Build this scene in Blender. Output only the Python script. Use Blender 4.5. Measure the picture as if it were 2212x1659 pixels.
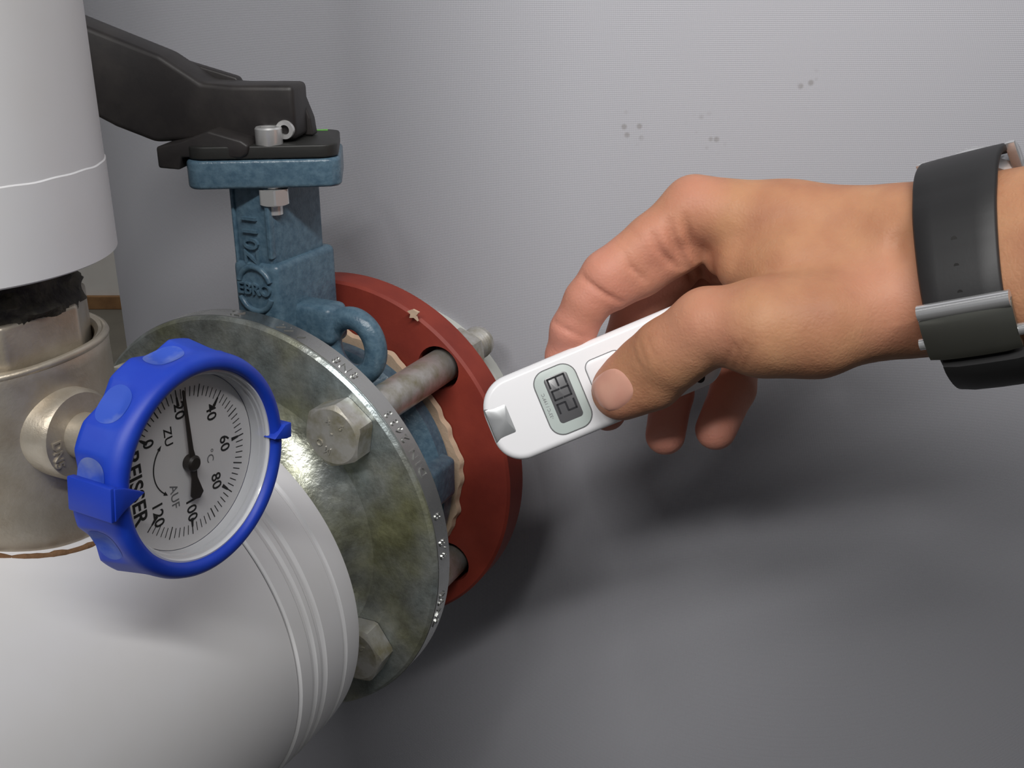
import bpy, bmesh, math, random
import numpy as np
from mathutils import Matrix, Vector
from mathutils.bvhtree import BVHTree

random.seed(7); rng = np.random.default_rng(7)
for o in list(bpy.data.objects): bpy.data.objects.remove(o)
scene = bpy.context.scene
COL = scene.collection
PI = math.pi

# ------------------------------------------------------------------ camera
# lengths below are millimetres in a frame whose origin is the lens; world = mm/1000, lens 1.0 m above the floor
CAM_H = 1.0
PITCH = 0.3758938750009756
FPX = 2300.0
def S2L(c):
    c = c/255.0
    return c/12.92 if c <= 0.04045 else ((c+0.055)/1.055)**2.4
def rgb(r, g, b): return (S2L(r), S2L(g), S2L(b), 1.0)
cam_d = bpy.data.cameras.new('camera'); cam = bpy.data.objects.new('camera', cam_d); COL.objects.link(cam)
cam_d.sensor_fit = 'HORIZONTAL'; cam_d.sensor_width = 36.0; cam_d.lens = 36.0*FPX/2212.0
cam_d.clip_start = 0.01; cam_d.clip_end = 50
cam.location = (0, 0, CAM_H); cam.rotation_euler = (PI/2 - PITCH, 0, 0)
scene.camera = cam
cam_d.dof.use_dof = False

# ------------------------------------------------------------------ world and lights
w = bpy.data.worlds.new('world'); scene.world = w; w.use_nodes = True
bg = w.node_tree.nodes['Background']; bg.inputs[0].default_value = (0.93, 0.95, 1.0, 1); bg.inputs[1].default_value = 0.135
def area_light(name, loc_mm, target_mm, size, power, color=(1, 1, 1), size_y=None):
    l = bpy.data.lights.new(name, 'AREA'); l.energy = power; l.color = color
    l.shape = 'RECTANGLE'; l.size = size; l.size_y = size_y or size
    o = bpy.data.objects.new(name, l); COL.objects.link(o)
    p = Vector(loc_mm)/1000 + Vector((0, 0, CAM_H)); t = Vector(target_mm)/1000 + Vector((0, 0, CAM_H))
    o.location = p; o.rotation_euler = (t-p).to_track_quat('-Z', 'Y').to_euler()
    return o
def tube_lamp(name, loc_mm, along, target_mm, length, width, power, color, spread=180):
    l = bpy.data.lights.new(name, 'AREA'); l.energy = power; l.color = color; l.shape = 'RECTANGLE'; l.size = length; l.size_y = width; l.spread = math.radians(spread)
    o = bpy.data.objects.new(name, l); COL.objects.link(o)
    p = Vector(loc_mm)/1000; d = (Vector(target_mm)/1000-p).normalized(); x = Vector(along); x = (x-d*x.dot(d)).normalized(); z = -d; y = z.cross(x)
    m = Matrix((x, y, z)).transposed().to_4x4(); m.translation = p+Vector((0, 0, CAM_H)); o.matrix_world = m
    return o
# a work lamp over the photographer's right shoulder, a ceiling tube off to the left
tube_lamp('work_lamp', (205, -250, 640), (.95, .31, 0), (135, 480, 270), 0.80, 0.06, 4.8, (1.0, 0.985, 0.965), 97)
tube_lamp('left_tube', (-520, -600, 700), (.95, .31, 0), (-130, 330, 130), 0.50, 0.11, 2.3, (1.0, 0.985, 0.965), 84)
tube_lamp('back_wall_fill', (-1300, 2100, 1350), (1, 0, 0), (-900, 3180, -600), 1.2, 0.12, 22.0, (1.0, 0.98, 0.95))  # unseen fill light, added to brighten the wall behind the tank
vs = scene.view_settings
vs.view_transform = 'Standard'; vs.look = 'None'; vs.gamma = 1.0; vs.use_curve_mapping = False; vs.exposure = -0.38

# ------------------------------------------------------------------ frames
def nv(v):
    v = np.asarray(v, float); return v/np.linalg.norm(v)
RT = np.array([1, 0, 0.]); FW = np.array([0, math.cos(PITCH), -math.sin(PITCH)]); UP = np.cross(RT, FW)
def cam2w(P):
    P = np.asarray(P, float); return P[..., 0:1]*RT + P[..., 1:2]*UP + P[..., 2:3]*FW
def H(px, py, d):            # a point seen at (px,py), d mm in front of the lens, in lens axes (right, up, forward)
    return np.array([(px-1106)/FPX*d, -(py-829.5)/FPX*d, d])
C0 = np.array([-113.77, 408.68, -225.58]); AZ = 0.45080167
A_ = np.array([math.sin(AZ), math.cos(AZ), 0]); U_ = np.array([math.cos(AZ), -math.sin(AZ), 0]); Z_ = np.array([0, 0, 1.])
def pipe_pt(us, s, z): return C0 + U_*us + A_*s + Z_*z
def frame(o_mm, X, Y, Z):
    m = Matrix.Identity(4)
    for i, v in enumerate((X, Y, Z)):
        for k in range(3): m[k][i] = float(v[k])
    o = Vector([float(x)/1000 for x in o_mm]) + Vector((0, 0, CAM_H))
    m.translation = o
    return m
PIPE = lambda us=0, s=0, z=0: frame(pipe_pt(us, s, z), U_, A_, Z_)   # local x = right of pipe, y = along pipe, z = up

# ------------------------------------------------------------------ object helpers
def new_mesh(name, V, Fc, m=None, smooth=35):
    me = bpy.data.meshes.new(name)
    me.from_pydata((np.asarray(V, float)/1000).tolist(), [], [list(map(int, f)) for f in Fc])
    bm = bmesh.new(); bm.from_mesh(me); bmesh.ops.remove_doubles(bm, verts=bm.verts, dist=1e-7)
    bmesh.ops.recalc_face_normals(bm, faces=bm.faces); bm.to_mesh(me); bm.free()
    if smooth:
        me.polygons.foreach_set('use_smooth', [True]*len(me.polygons))
        if smooth < 180: me.set_sharp_from_angle(angle=math.radians(smooth))
    if m: me.materials.append(m)
    return me
def link(name, me, parent=None, matrix=None):
    o = bpy.data.objects.new(name, me); COL.objects.link(o)
    if parent is not None: o.parent = parent
    if matrix is not None: o.matrix_local = matrix
    return o
def tag(o, label, cat, group=None, kind=None):
    if label: o['label'] = label
    if cat: o['category'] = cat
    if group: o['group'] = group
    if kind: o['kind'] = kind
    return o
def thing(name, label, cat, matrix, group=None):
    o = bpy.data.objects.new(name, None); COL.objects.link(o); o.matrix_world = matrix; o.empty_display_size = 0.02
    return tag(o, label, cat, group)
def part(name, VF, m, parent, smooth=35, matrix=None, label=None):
    me = new_mesh(name, VF[0], VF[1], m, smooth)
    o = link(name, me, parent, matrix)
    if label: o['label'] = label
    return o
def join(*vfs):
    V = []; Fc = []; n = 0
    for v, f in vfs:
        v = np.asarray(v, float); V.append(v); Fc += [[i+n for i in q] for q in f]; n += len(v)
    return np.concatenate(V), Fc
def xf(vf, R=None, t=(0, 0, 0)):
    v = np.asarray(vf[0], float)
    if R is not None: v = v @ np.asarray(R, float).T
    return v + np.asarray(t, float), vf[1]
AXM = {'z': np.eye(3), 'y': np.array([[1, 0, 0], [0, 0, 1], [0, 1, 0]]).astype(float), 'x': np.array([[0, 0, 1], [1, 0, 0], [0, 1, 0]]).astype(float)}
# 'y': (x,y,h)->(x, h, y) ; 'x': (x,y,h)->(h, x, y)
def lathe(prof, n=96, axis='z', closed=False, fn=None, cap=True):
    """prof: list of (r,h). closed=True joins the profile end to its start (a ring)."""
    P = np.array(prof, float); k = len(P)
    t = np.linspace(0, 2*PI, n, endpoint=False)
    R = np.repeat(P[:, 0][:, None], n, 1); Hh = np.repeat(P[:, 1][:, None], n, 1); T = np.repeat(t[None], k, 0)
    if fn is not None: R, Hh = fn(R, Hh, T)
    V = np.stack([R*np.cos(T), R*np.sin(T), Hh], -1).reshape(-1, 3)
    Fc = []
    rows = k if closed else k-1
    for i in range(rows):
        a = i*n; b = ((i+1) % k)*n
        for j in range(n):
            j2 = (j+1) % n; Fc.append([a+j, a+j2, b+j2, b+j])
    if cap and not closed:
        if P[0, 0] > 1e-6: Fc.append(list(range(n))[::-1])
        if P[-1, 0] > 1e-6: Fc.append([(k-1)*n+j for j in range(n)])
    return V @ AXM[axis].T, Fc
def prism(poly, h0, h1, axis='z', bevel=0, seg=2):
    """poly 2D points in xy extruded along local z; axis as in AXM"""
    bm = bmesh.new()
    vs_ = [bm.verts.new((p[0], p[1], h0)) for p in poly]
    f = bm.faces.new(vs_)
    r = bmesh.ops.extrude_face_region(bm, geom=[f])
    for e in r['geom']:
        if isinstance(e, bmesh.types.BMVert): e.co.z = h1
    bmesh.ops.recalc_face_normals(bm, faces=bm.faces)
    if bevel:
        bmesh.ops.bevel(bm, geom=list(bm.edges), offset=bevel, segments=seg, profile=0.5, affect='EDGES', clamp_overlap=True)
    V, Fc = from_bm(bm)
    return V @ AXM[axis].T, Fc
def from_bm(bm):
    bm.verts.index_update()
    V = np.array([v.co[:] for v in bm.verts]); Fc = [[v.index for v in f.verts] for f in bm.faces]
    bm.free(); return V, Fc
def box(x0, x1, y0, y1, z0, z1, bevel=0, seg=2):
    return prism([(x0, y0), (x1, y0), (x1, y1), (x0, y1)], z0, z1, 'z', bevel, seg)
def rrect(w_, h_, r, n=8, cx=0, cy=0):
    pts = []
    for (sx, sy, a0) in ((1, 1, 0), (-1, 1, PI/2), (-1, -1, PI), (1, -1, 1.5*PI)):
        for i in range(n+1):
            a = a0 + PI/2*i/n
            pts.append((cx+sx*(w_/2-r)+r*math.cos(a), cy+sy*(h_/2-r)+r*math.sin(a)))
    return pts
def slab(outline, z0, z1, e0, e1, seg=5, dome=0.0):
    """closed outline extruded z0..z1 with rounded rims of radius e0 (bottom) and e1 (top); dome lifts the top's middle"""
    P = np.array(outline, float); n = len(P)
    tn = np.roll(P, -1, 0)-np.roll(P, 1, 0); nn = np.stack([tn[:, 1], -tn[:, 0]], 1); nn /= np.linalg.norm(nn, axis=1)[:, None]
    cen = P.mean(0)
    rows = []
    for i in range(seg+1):
        a = PI/2*i/seg
        if e0 > 0: rows.append((e0*(1-math.sin(a)), z0+e0*(1-math.cos(a))))
    if e0 <= 0: rows.append((0, z0))
    for i in range(seg+1):
        a = PI/2*i/seg
        if e1 > 0: rows.append((e1*(1-math.cos(a)), z1-e1*(1-math.sin(a))))
    if e1 <= 0: rows.append((0, z1))
    V = []; Fc = []
    for ins, z in rows:
        V.append(np.column_stack([P-nn*ins, np.full(n, z)]))
    base = V[-1]
    nr = len(rows)
    if dome:
        for k_, f_ in ((0.8, .36), (0.55, .70), (0.25, .94)):
            V.append(np.column_stack([cen+(base[:, :2]-cen)*k_, np.full(n, z1+dome*f_)])); nr += 1
    V = np.concatenate(V)
    for i in range(nr-1):
        for j in range(n):
            j2 = (j+1) % n; Fc.append([i*n+j, i*n+j2, (i+1)*n+j2, (i+1)*n+j])
    Fc.append(list(range(n))[::-1]); Fc.append([(nr-1)*n+j for j in range(n)])
    return V, Fc
def tube(path, rad, n=10, caps=True, closed=False):
    P = np.array(path, float); k = len(P)
    rad = np.full(k, rad) if np.isscalar(rad) else np.asarray(rad, float)
    V = []; Fc = []
    T = np.gradient(P, axis=0) if not closed else (np.roll(P, -1, 0)-np.roll(P, 1, 0))
    ref = np.array([0, 0, 1.]) if abs(nv(T[0])[2]) < .9 else np.array([1., 0, 0])
    for i in range(k):
        t = nv(T[i]); x = nv(np.cross(ref, t)); y = np.cross(t, x); ref = y if abs(np.dot(nv(ref), t)) > .98 else ref
        for j in range(n):
            a = 2*PI*j/n; V.append(P[i]+rad[i]*(math.cos(a)*x+math.sin(a)*y))
    rows = k if closed else k-1
    for i in range(rows):
        b = ((i+1) % k)*n
        for j in range(n): Fc.append([i*n+j, i*n+(j+1) % n, b+(j+1) % n, b+j])
    if caps and not closed: Fc.append(list(range(n))[::-1]); Fc.append([(k-1)*n+j for j in range(n)])
    return np.array(V), Fc
def text_vf(txt, size, ext, align='CENTER', bold=0.0, res=3, space=1.0):
    """lettering as solid geometry in xy, mm, standing from z=0 to z=ext"""
    cu = bpy.data.curves.new('lettering', 'FONT'); cu.body = txt; cu.size = size; cu.extrude = ext/2; cu.align_x = align; cu.align_y = 'CENTER'
    cu.resolution_u = res; cu.offset = bold; cu.space_character = space
    ob = bpy.data.objects.new('lettering', cu); COL.objects.link(ob)
    dg = bpy.context.evaluated_depsgraph_get(); me = bpy.data.meshes.new_from_object(ob.evaluated_get(dg))
    V = np.array([v.co[:] for v in me.vertices]).reshape(-1, 3); Fc = [list(p.vertices) for p in me.polygons]
    bpy.data.objects.remove(ob); bpy.data.curves.remove(cu); bpy.data.meshes.remove(me)
    V[:, 2] += ext/2
    return V, Fc

# ------------------------------------------------------------------ materials
def mat(name, col, rough=0.5, metal=0.0, noise=None, bump=None, rnoise=None, spec=0.5, col2=None, extra=None, coat=0):
    m = bpy.data.materials.new(name); m.use_nodes = True; nt = m.node_tree; b = nt.nodes['Principled BSDF']
    b.inputs['Base Color'].default_value = col; b.inputs['Roughness'].default_value = rough; b.inputs['Metallic'].default_value = metal
    b.inputs['Specular IOR Level'].default_value = spec
    if coat: b.inputs['Coat Weight'].default_value = coat; b.inputs['Coat Roughness'].default_value = 0.08
    tc = nt.nodes.new('ShaderNodeTexCoord')
    def nz(scale, detail=4, rg=0.6):
        n = nt.nodes.new('ShaderNodeTexNoise'); n.inputs['Scale'].default_value = scale; n.inputs['Detail'].default_value = detail; n.inputs['Roughness'].default_value = rg
        nt.links.new(tc.outputs['Object'], n.inputs['Vector']); return n
    if noise:
        n = nz(noise[0]); r = nt.nodes.new('ShaderNodeValToRGB')
        r.color_ramp.elements[0].position = noise[1]; r.color_ramp.elements[1].position = noise[2]
        r.color_ramp.elements[0].color = col; r.color_ramp.elements[1].color = col2
        nt.links.new(n.outputs['Fac'], r.inputs['Fac']); nt.links.new(r.outputs['Color'], b.inputs['Base Color'])
    if rnoise:
        n = nz(rnoise[0]); mr = nt.nodes.new('ShaderNodeMapRange'); mr.inputs['From Min'].default_value = .3; mr.inputs['From Max'].default_value = .7
        mr.inputs['To Min'].default_value = rnoise[1]; mr.inputs['To Max'].default_value = rnoise[2]
        nt.links.new(n.outputs['Fac'], mr.inputs['Value']); nt.links.new(mr.outputs['Result'], b.inputs['Roughness'])
    if bump:
        n = nz(bump[0], 3); bp = nt.nodes.new('ShaderNodeBump'); bp.inputs['Strength'].default_value = bump[1]; bp.inputs['Distance'].default_value = bump[2]/1000
        nt.links.new(n.outputs['Fac'], bp.inputs['Height']); nt.links.new(bp.outputs['Normal'], b.inputs['Normal'])
    if extra: extra(nt, b, tc)
    return m

M = {}
M['jacket'] = mat('white_pvc_jacket', rgb(218, 218, 220), 0.46, bump=(60, .10, .3), noise=(14, .35, .75), col2=rgb(212, 211, 210))
M['foam'] = mat('brown_foam', rgb(118, 88, 60), 0.9, bump=(300, .8, 1), noise=(80, .3, .7), col2=rgb(98, 66, 40))
M['nickel'] = mat('nickel_plated_brass', rgb(186, 178, 164), 0.42, 0.6, bump=(900, .35, .25), rnoise=(60, .34, .5), noise=(70, .4, .7), col2=rgb(168, 156, 138))
M['hemp'] = mat('sooty_thread', rgb(38, 35, 31), 0.75, bump=(260, 1.0, 1.2), noise=(160, .4, .65), col2=rgb(78, 74, 62))
def galv(nt, b, tc):
    N = nt.nodes; L = nt.links
    n = N.new('ShaderNodeTexNoise'); n.inputs['Scale'].default_value = 22; n.inputs['Detail'].default_value = 5; L.new(tc.outputs['Object'], n.inputs['Vector'])
    r = N.new('ShaderNodeValToRGB'); e = r.color_ramp.elements
    e[0].position = .34; e[0].color = rgb(176, 190, 194); e[1].position = .68; e[1].color = rgb(184, 184, 142)
    x = e.new(.5); x.color = rgb(184, 188, 182)
    L.new(n.outputs['Fac'], r.inputs['Fac'])
    n2 = N.new('ShaderNodeTexNoise'); n2.inputs['Scale'].default_value = 95; n2.inputs['Detail'].default_value = 8; n2.inputs['Roughness'].default_value = .75; L.new(tc.outputs['Object'], n2.inputs['Vector'])
    r2 = N.new('ShaderNodeValToRGB'); r2.color_ramp.elements[0].position = .36; r2.color_ramp.elements[0].color = (.38, .38, .36, 1); r2.color_ramp.elements[1].position = .62; r2.color_ramp.elements[1].color = (1, 1, 1, 1)
    L.new(n2.outputs['Fac'], r2.inputs['Fac'])
    mx = N.new('ShaderNodeMix'); mx.data_type = 'RGBA'; mx.blend_type = 'MULTIPLY'; mx.inputs[0].default_value = .75
    L.new(r.outputs[0], mx.inputs[6]); L.new(r2.outputs[0], mx.inputs[7]); L.new(mx.outputs[2], b.inputs['Base Color'])
M['galv'] = mat('galvanised_steel', rgb(178, 182, 174), 0.3, 0.68, bump=(300, .5, .6), rnoise=(45, .22, .44), extra=galv)
M['rim'] = mat('turned_steel_rim', rgb(196, 197, 194), 0.26, 0.95, bump=(200, .05, .2), rnoise=(80, .2, .34))
M['bolt'] = mat('zinc_bolt', rgb(206, 204, 200), 0.40, 0.65, bump=(350, .35, .3), rnoise=(120, .28, .5), noise=(120, .4, .7), col2=rgb(158, 152, 128))
M['red'] = mat('red_oxide_primer', rgb(146, 56, 40), 0.62, bump=(700, .25, .2), noise=(40, .3, .75), col2=rgb(122, 42, 32))
M['gasket'] = mat('tan_fibre_gasket', rgb(205, 178, 152), 0.85, bump=(400, .5, .5))
M['blue'] = mat('blue_hammered_enamel', rgb(92, 118, 134), 0.32, bump=(480, .5, .5), noise=(330, .35, .65), col2=rgb(70, 96, 114))
M['black'] = mat('black_moulded_plastic', rgb(38, 35, 35), 0.50, bump=(500, .2, .2), noise=(60, .4, .8), col2=rgb(56, 52, 50))
M['blackplate'] = mat('black_steel_plate', rgb(38, 38, 36), 0.5, bump=(500, .3, .2))
M['steel'] = mat('bright_steel', rgb(215, 215, 214), 0.3, 0.6)
M['bluering'] = mat('blue_plastic', rgb(18, 58, 180), 0.48, bump=(300, .12, .2), noise=(40, .46, .7), col2=rgb(30, 72, 190))
M['worn'] = mat('dusty_blue_plastic', rgb(44, 80, 186), 0.7, bump=(300, .2, .2), noise=(70, .42, .72), col2=rgb(120, 136, 184))
M['dial'] = mat('white_dial', rgb(214, 213, 214), 0.5)
M['ink'] = mat('black_print', rgb(26, 26, 26), 0.6)
M['greyink'] = mat('grey_print', rgb(110, 110, 112), 0.6)
M['needle'] = mat('black_needle', rgb(38, 33, 30), 0.45)
M['lens'] = mat('pale_lens_rim', rgb(206, 208, 212), 0.16, spec=.7)
M['tick'] = M['ink']
def glassy(nt, b, tc):
    out = nt.nodes['Material Output']; tr = nt.nodes.new('ShaderNodeBsdfTransparent'); gl = nt.nodes.new('ShaderNodeBsdfGlossy'); gl.inputs['Roughness'].default_value = .03
    lw = nt.nodes.new('ShaderNodeLayerWeight'); lw.inputs[0].default_value = .5; pw = nt.nodes.new('ShaderNodeMath'); pw.operation = 'POWER'; pw.inputs[1].default_value = 5; nt.links.new(lw.outputs['Facing'], pw.inputs[0])
    fr = nt.nodes.new('ShaderNodeMath'); fr.operation = 'MULTIPLY_ADD'; fr.inputs[1].default_value = .9; fr.inputs[2].default_value = .03; nt.links.new(pw.outputs[0], fr.inputs[0]); mx = nt.nodes.new('ShaderNodeMixShader')
    nt.links.new(fr.outputs[0], mx.inputs[0]); nt.links.new(tr.outputs[0], mx.inputs[1]); nt.links.new(gl.outputs[0], mx.inputs[2]); nt.links.new(mx.outputs[0], out.inputs[0])
M['glass'] = mat('clear_pane', (1, 1, 1, 1), .05, extra=glassy)
M['whiteplastic'] = mat('glossy_white_plastic', rgb(236, 236, 238), 0.24, spec=.5)
M['bezel'] = mat('pale_green_grey_plastic', rgb(184, 194, 190), 0.35)
M['lcd'] = mat('grey_lcd', rgb(88, 88, 90), 0.22)
M['lcdink'] = mat('lcd_segments', rgb(34, 34, 38), 0.3)
M['satin'] = mat('satin_silver', rgb(190, 192, 193), 0.30, 0.85)
M['dark'] = mat('dark_cavity', rgb(32, 31, 30), 0.8)
M['strap'] = mat('black_rubber_strap', rgb(34, 34, 35), 0.52, bump=(900, .2, .1))
M['chrome'] = mat('polished_steel', rgb(214, 215, 216), 0.18, 0.72)
M['chromedark'] = mat('brushed_steel_plate', rgb(120, 121, 114), 0.28, 0.8)
M['wall'] = mat('white_plaster', rgb(206, 204, 200), 0.85, bump=(40, .3, 1), noise=(5, .4, .7), col2=rgb(196, 192, 186))
M['base'] = mat('brown_skirting', rgb(140, 104, 66), 0.7, noise=(20, .3, .7), col2=rgb(110, 78, 48))
M['floor'] = mat('grey_concrete', rgb(104, 100, 90), 0.85, bump=(60, .3, 1), noise=(6, .3, .7), col2=rgb(92, 88, 80))
M['greenprint'] = mat('green_mark', rgb(110, 190, 80), 0.6)
M['rosette'] = mat('pale_grey_plastic_collar', rgb(196, 198, 192), 0.5)

# tank fabric: fine weave plus three sooty dabs
TANK_R = 498.0
TANK_S = 130.0 + TANK_R
TANK_C = pipe_pt(0, TANK_S, 0)
def ray_w(px, py): return RT*(px-1106)/FPX + UP*(829.5-py)/FPX + FW
def tank_hit(px, py):
    r = ray_w(px, py); o = -TANK_C[:2]; d = r[:2]
    A = d@d; B = 2*(o@d); Cc = o@o-TANK_R**2
    return r*(-B-math.sqrt(B*B-4*A*Cc))/(2*A)
def fabric(nt, b, tc):
    N = nt.nodes; L = nt.links
    sep = N.new('ShaderNodeSeparateXYZ'); L.new(tc.outputs['Object'], sep.inputs[0])
    at = N.new('ShaderNodeMath'); at.operation = 'ARCTAN2'; L.new(sep.outputs['X'], at.inputs[0]); L.new(sep.outputs['Y'], at.inputs[1])
    arc = N.new('ShaderNodeMath'); arc.operation = 'MULTIPLY'; arc.inputs[1].default_value = TANK_R/1000; L.new(at.outputs[0], arc.inputs[0])
    def sine(src, per):
        m1 = N.new('ShaderNodeMath'); m1.operation = 'MULTIPLY'; m1.inputs[1].default_value = 2*PI/per; L.new(src, m1.inputs[0])
        s = N.new('ShaderNodeMath'); s.operation = 'SINE'; L.new(m1.outputs[0], s.inputs[0]); return s
    d1 = N.new('ShaderNodeMath'); d1.operation = 'ADD'; L.new(arc.outputs[0], d1.inputs[0]); L.new(sep.outputs['Z'], d1.inputs[1])
    d2 = N.new('ShaderNodeMath'); d2.operation = 'SUBTRACT'; L.new(arc.outputs[0], d2.inputs[0]); L.new(sep.outputs['Z'], d2.inputs[1])
    s1 = sine(d1.outputs[0], .00165); s2 = sine(d2.outputs[0], .00165)
    mu = N.new('ShaderNodeMath'); mu.operation = 'MULTIPLY'; L.new(s1.outputs[0], mu.inputs[0]); L.new(s2.outputs[0], mu.inputs[1])
    bp = N.new('ShaderNodeBump'); bp.inputs['Strength'].default_value = .3; bp.inputs['Distance'].default_value = .0002
    L.new(mu.outputs[0], bp.inputs['Height']); L.new(bp.outputs[0], b.inputs['Normal'])
    # dabs of dirt: small dots inside three patches
    vo = N.new('ShaderNodeTexVoronoi'); vo.inputs['Scale'].default_value = 210; L.new(tc.outputs['Object'], vo.inputs['Vector'])
    dot = N.new('ShaderNodeMapRange'); dot.inputs['From Min'].default_value = .16; dot.inputs['From Max'].default_value = .34; dot.inputs['To Min'].default_value = 1; dot.inputs['To Max'].default_value = 0
    L.new(vo.outputs['Distance'], dot.inputs['Value'])
    acc = None
    for (px, py, rad) in ((1364, 272, 9.5), (1523, 292, 11.0), (1752, 192, 9.0)):
        p = tank_hit(px, py)-TANK_C; p = (p @ np.stack([U_, A_, Z_]).T)/1000
        ds = N.new('ShaderNodeVectorMath'); ds.operation = 'DISTANCE'; ds.inputs[1].default_value = p; L.new(tc.outputs['Object'], ds.inputs[0])
        mr = N.new('ShaderNodeMapRange'); mr.inputs['From Min'].default_value = rad*.45/1000; mr.inputs['From Max'].default_value = rad/1000; mr.inputs['To Min'].default_value = 1; mr.inputs['To Max'].default_value = 0
        L.new(ds.outputs['Value'], mr.inputs['Value'])
        if acc is None: acc = mr
        else:
            mx = N.new('ShaderNodeMath'); mx.operation = 'MAXIMUM'; L.new(acc.outputs[0], mx.inputs[0]); L.new(mr.outputs[0], mx.inputs[1]); acc = mx
    k = N.new('ShaderNodeMath'); k.operation = 'MULTIPLY'; L.new(acc.outputs[0], k.inputs[0]); L.new(dot.outputs[0], k.inputs[1])
    k2 = N.new('ShaderNodeMath'); k2.operation = 'MULTIPLY'; k2.inputs[1].default_value = .38; L.new(k.outputs[0], k2.inputs[0])
    wv = N.new('ShaderNodeMapRange'); wv.inputs['From Min'].default_value = -1; wv.inputs['From Max'].default_value = 1; wv.inputs['To Min'].default_value = 0; wv.inputs['To Max'].default_value = 1
    L.new(mu.outputs[0], wv.inputs['Value'])
    cr = N.new('ShaderNodeValToRGB'); cr.color_ramp.elements[0].color = rgb(160, 160, 165); cr.color_ramp.elements[1].color = rgb(166, 166, 172); L.new(wv.outputs[0], cr.inputs['Fac'])
    mc = N.new('ShaderNodeMix'); mc.data_type = 'RGBA'; mc.inputs[7].default_value = rgb(92, 82, 70)
    L.new(k2.outputs[0], mc.inputs[0]); L.new(cr.outputs[0], mc.inputs[6]); L.new(mc.outputs[2], b.inputs['Base Color'])
M['fabric'] = mat('grey_woven_jacket', rgb(150, 149, 152), 0.62, extra=fabric, spec=.35)

# ------------------------------------------------------------------ the room
def struct(name, vf, m, label, matrix=None, smooth=0):
    o = link(name, new_mesh(name, vf[0], vf[1], m, smooth)); o.matrix_world = matrix if matrix is not None else Matrix.Translation((0, 0, CAM_H))
    tag(o, label, None, kind='structure'); return o
struct('floor', box(-2600, 2600, -2200, 3300, -1020, -1000), M['floor'], 'grey concrete floor beyond the tank')
struct('wall_back', box(-2600, 2600, 3180, 3300, -1000, 1700), M['wall'], 'white plastered wall behind the tank')
struct('baseboard_back', box(-2600, 2600, 3164, 3180, -1000, -958, 2), M['base'], 'brown skirting along the white wall')

# ------------------------------------------------------------------ the tank
tk = thing('buffer_tank', 'large round tank in a grey woven jacket filling the background', 'tank', PIPE(0, TANK_S, 0))
zb, zt = -CAM_H*1000-C0[2]+0.5, 900
part('jacket', lathe([(TANK_R-60, zb), (TANK_R, zb+3), (TANK_R, zt-40), (TANK_R-12, zt-12), (TANK_R-40, zt), (0.01, zt)], 256, 'z'), M['fabric'], tk, 50)
part('collar', lathe([(46, -TANK_S+128), (62, -TANK_S+124), (65, -TANK_S+127), (65, -TANK_S+150), (46, -TANK_S+150)], 72, 'y', closed=True), M['rosette'], tk)
part('nozzle_pipe', lathe([(38, -TANK_S+88), (38, -TANK_S+160)], 64, 'y'), M['red'], tk)

# ------------------------------------------------------------------ red flange, gasket, steel flange
BOLTS = [(53.5, 55.0), (57.0, -45.0), (-52.0, 54.0), (-52.0, -50.0)]
def drilled_disc(prof_r, y0, y1, rin, holes, hr, edge=1.0, n=160):
    """flat ring drilled with round holes: made with a boolean, applied through the dependency graph"""
    vf = lathe([(rin, y0), (prof_r-edge, y0), (prof_r, y0+edge), (prof_r, y1-edge), (prof_r-edge, y1), (rin, y1)], n, 'y', closed=True)
    me = new_mesh('blank', vf[0], vf[1], None, 0); ob = link('blank', me)
    cv = join(*[xf(lathe([(hr, y0-5), (hr, y1+5)], 32, 'y'), None, (bx, 0, bz)) for bx, bz in holes])
    mc = new_mesh('drill', cv[0], cv[1], None, 0); oc = link('drill', mc)
    md = ob.modifiers.new('drill', 'BOOLEAN'); md.operation = 'DIFFERENCE'; md.object = oc; md.solver = 'EXACT'
    dg = bpy.context.evaluated_depsgraph_get(); res = bpy.data.meshes.new_from_object(ob.evaluated_get(dg))
    V = np.array([v.co[:] for v in res.vertices])*1000; Fc = [list(p.vertices) for p in res.polygons]
    for o_ in (ob, oc): bpy.data.objects.remove(o_)
    for m_ in (me, mc, res): bpy.data.meshes.remove(m_)
    return V, Fc
rf = thing('red_flange', 'rust-red painted flange disc standing against the grey tank', 'flange', PIPE(0, 81, 0))
part('disc', xf(drilled_disc(89.3, 73.7, 89.3, 30, BOLTS, 10.5, 1.2), None, (0, -81, 0)), M['red'], rf, 40)
gk = thing('flange_gasket', 'torn pale tan gasket edge between blue valve and red flange', 'gasket', PIPE(0, 72, 0))
def ragged(R, Hh, T):
    R = R.copy(); out = Hh*0+1
    wob = .9*np.sin(5*T+1)+.5*np.sin(13*T)+.5*np.sin(29*T+2)+.35*np.sin(47*T)-.8*np.clip(np.sin(7*T+2)-.6, 0, 1)*3
    R[1:3] += wob[1:3]
    return R, Hh
part('ring', lathe([(40, -1.4), (64.6, -1.4), (65.4, 1.2), (40, 1.2)], 300, 'y', closed=True, fn=ragged), M['gasket'], gk, 30)
part('torn_flap', xf(prism([(0, 0), (3, 1.2), (6, .2), (4.4, -1.6), (5.2, -4), (3.2, -2.6), (1, -3), (1.6, -1.2)], 0, 1.2, 'y'), None, (40, -1.2, 81)), M['gasket'], gk, 0)

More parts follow.
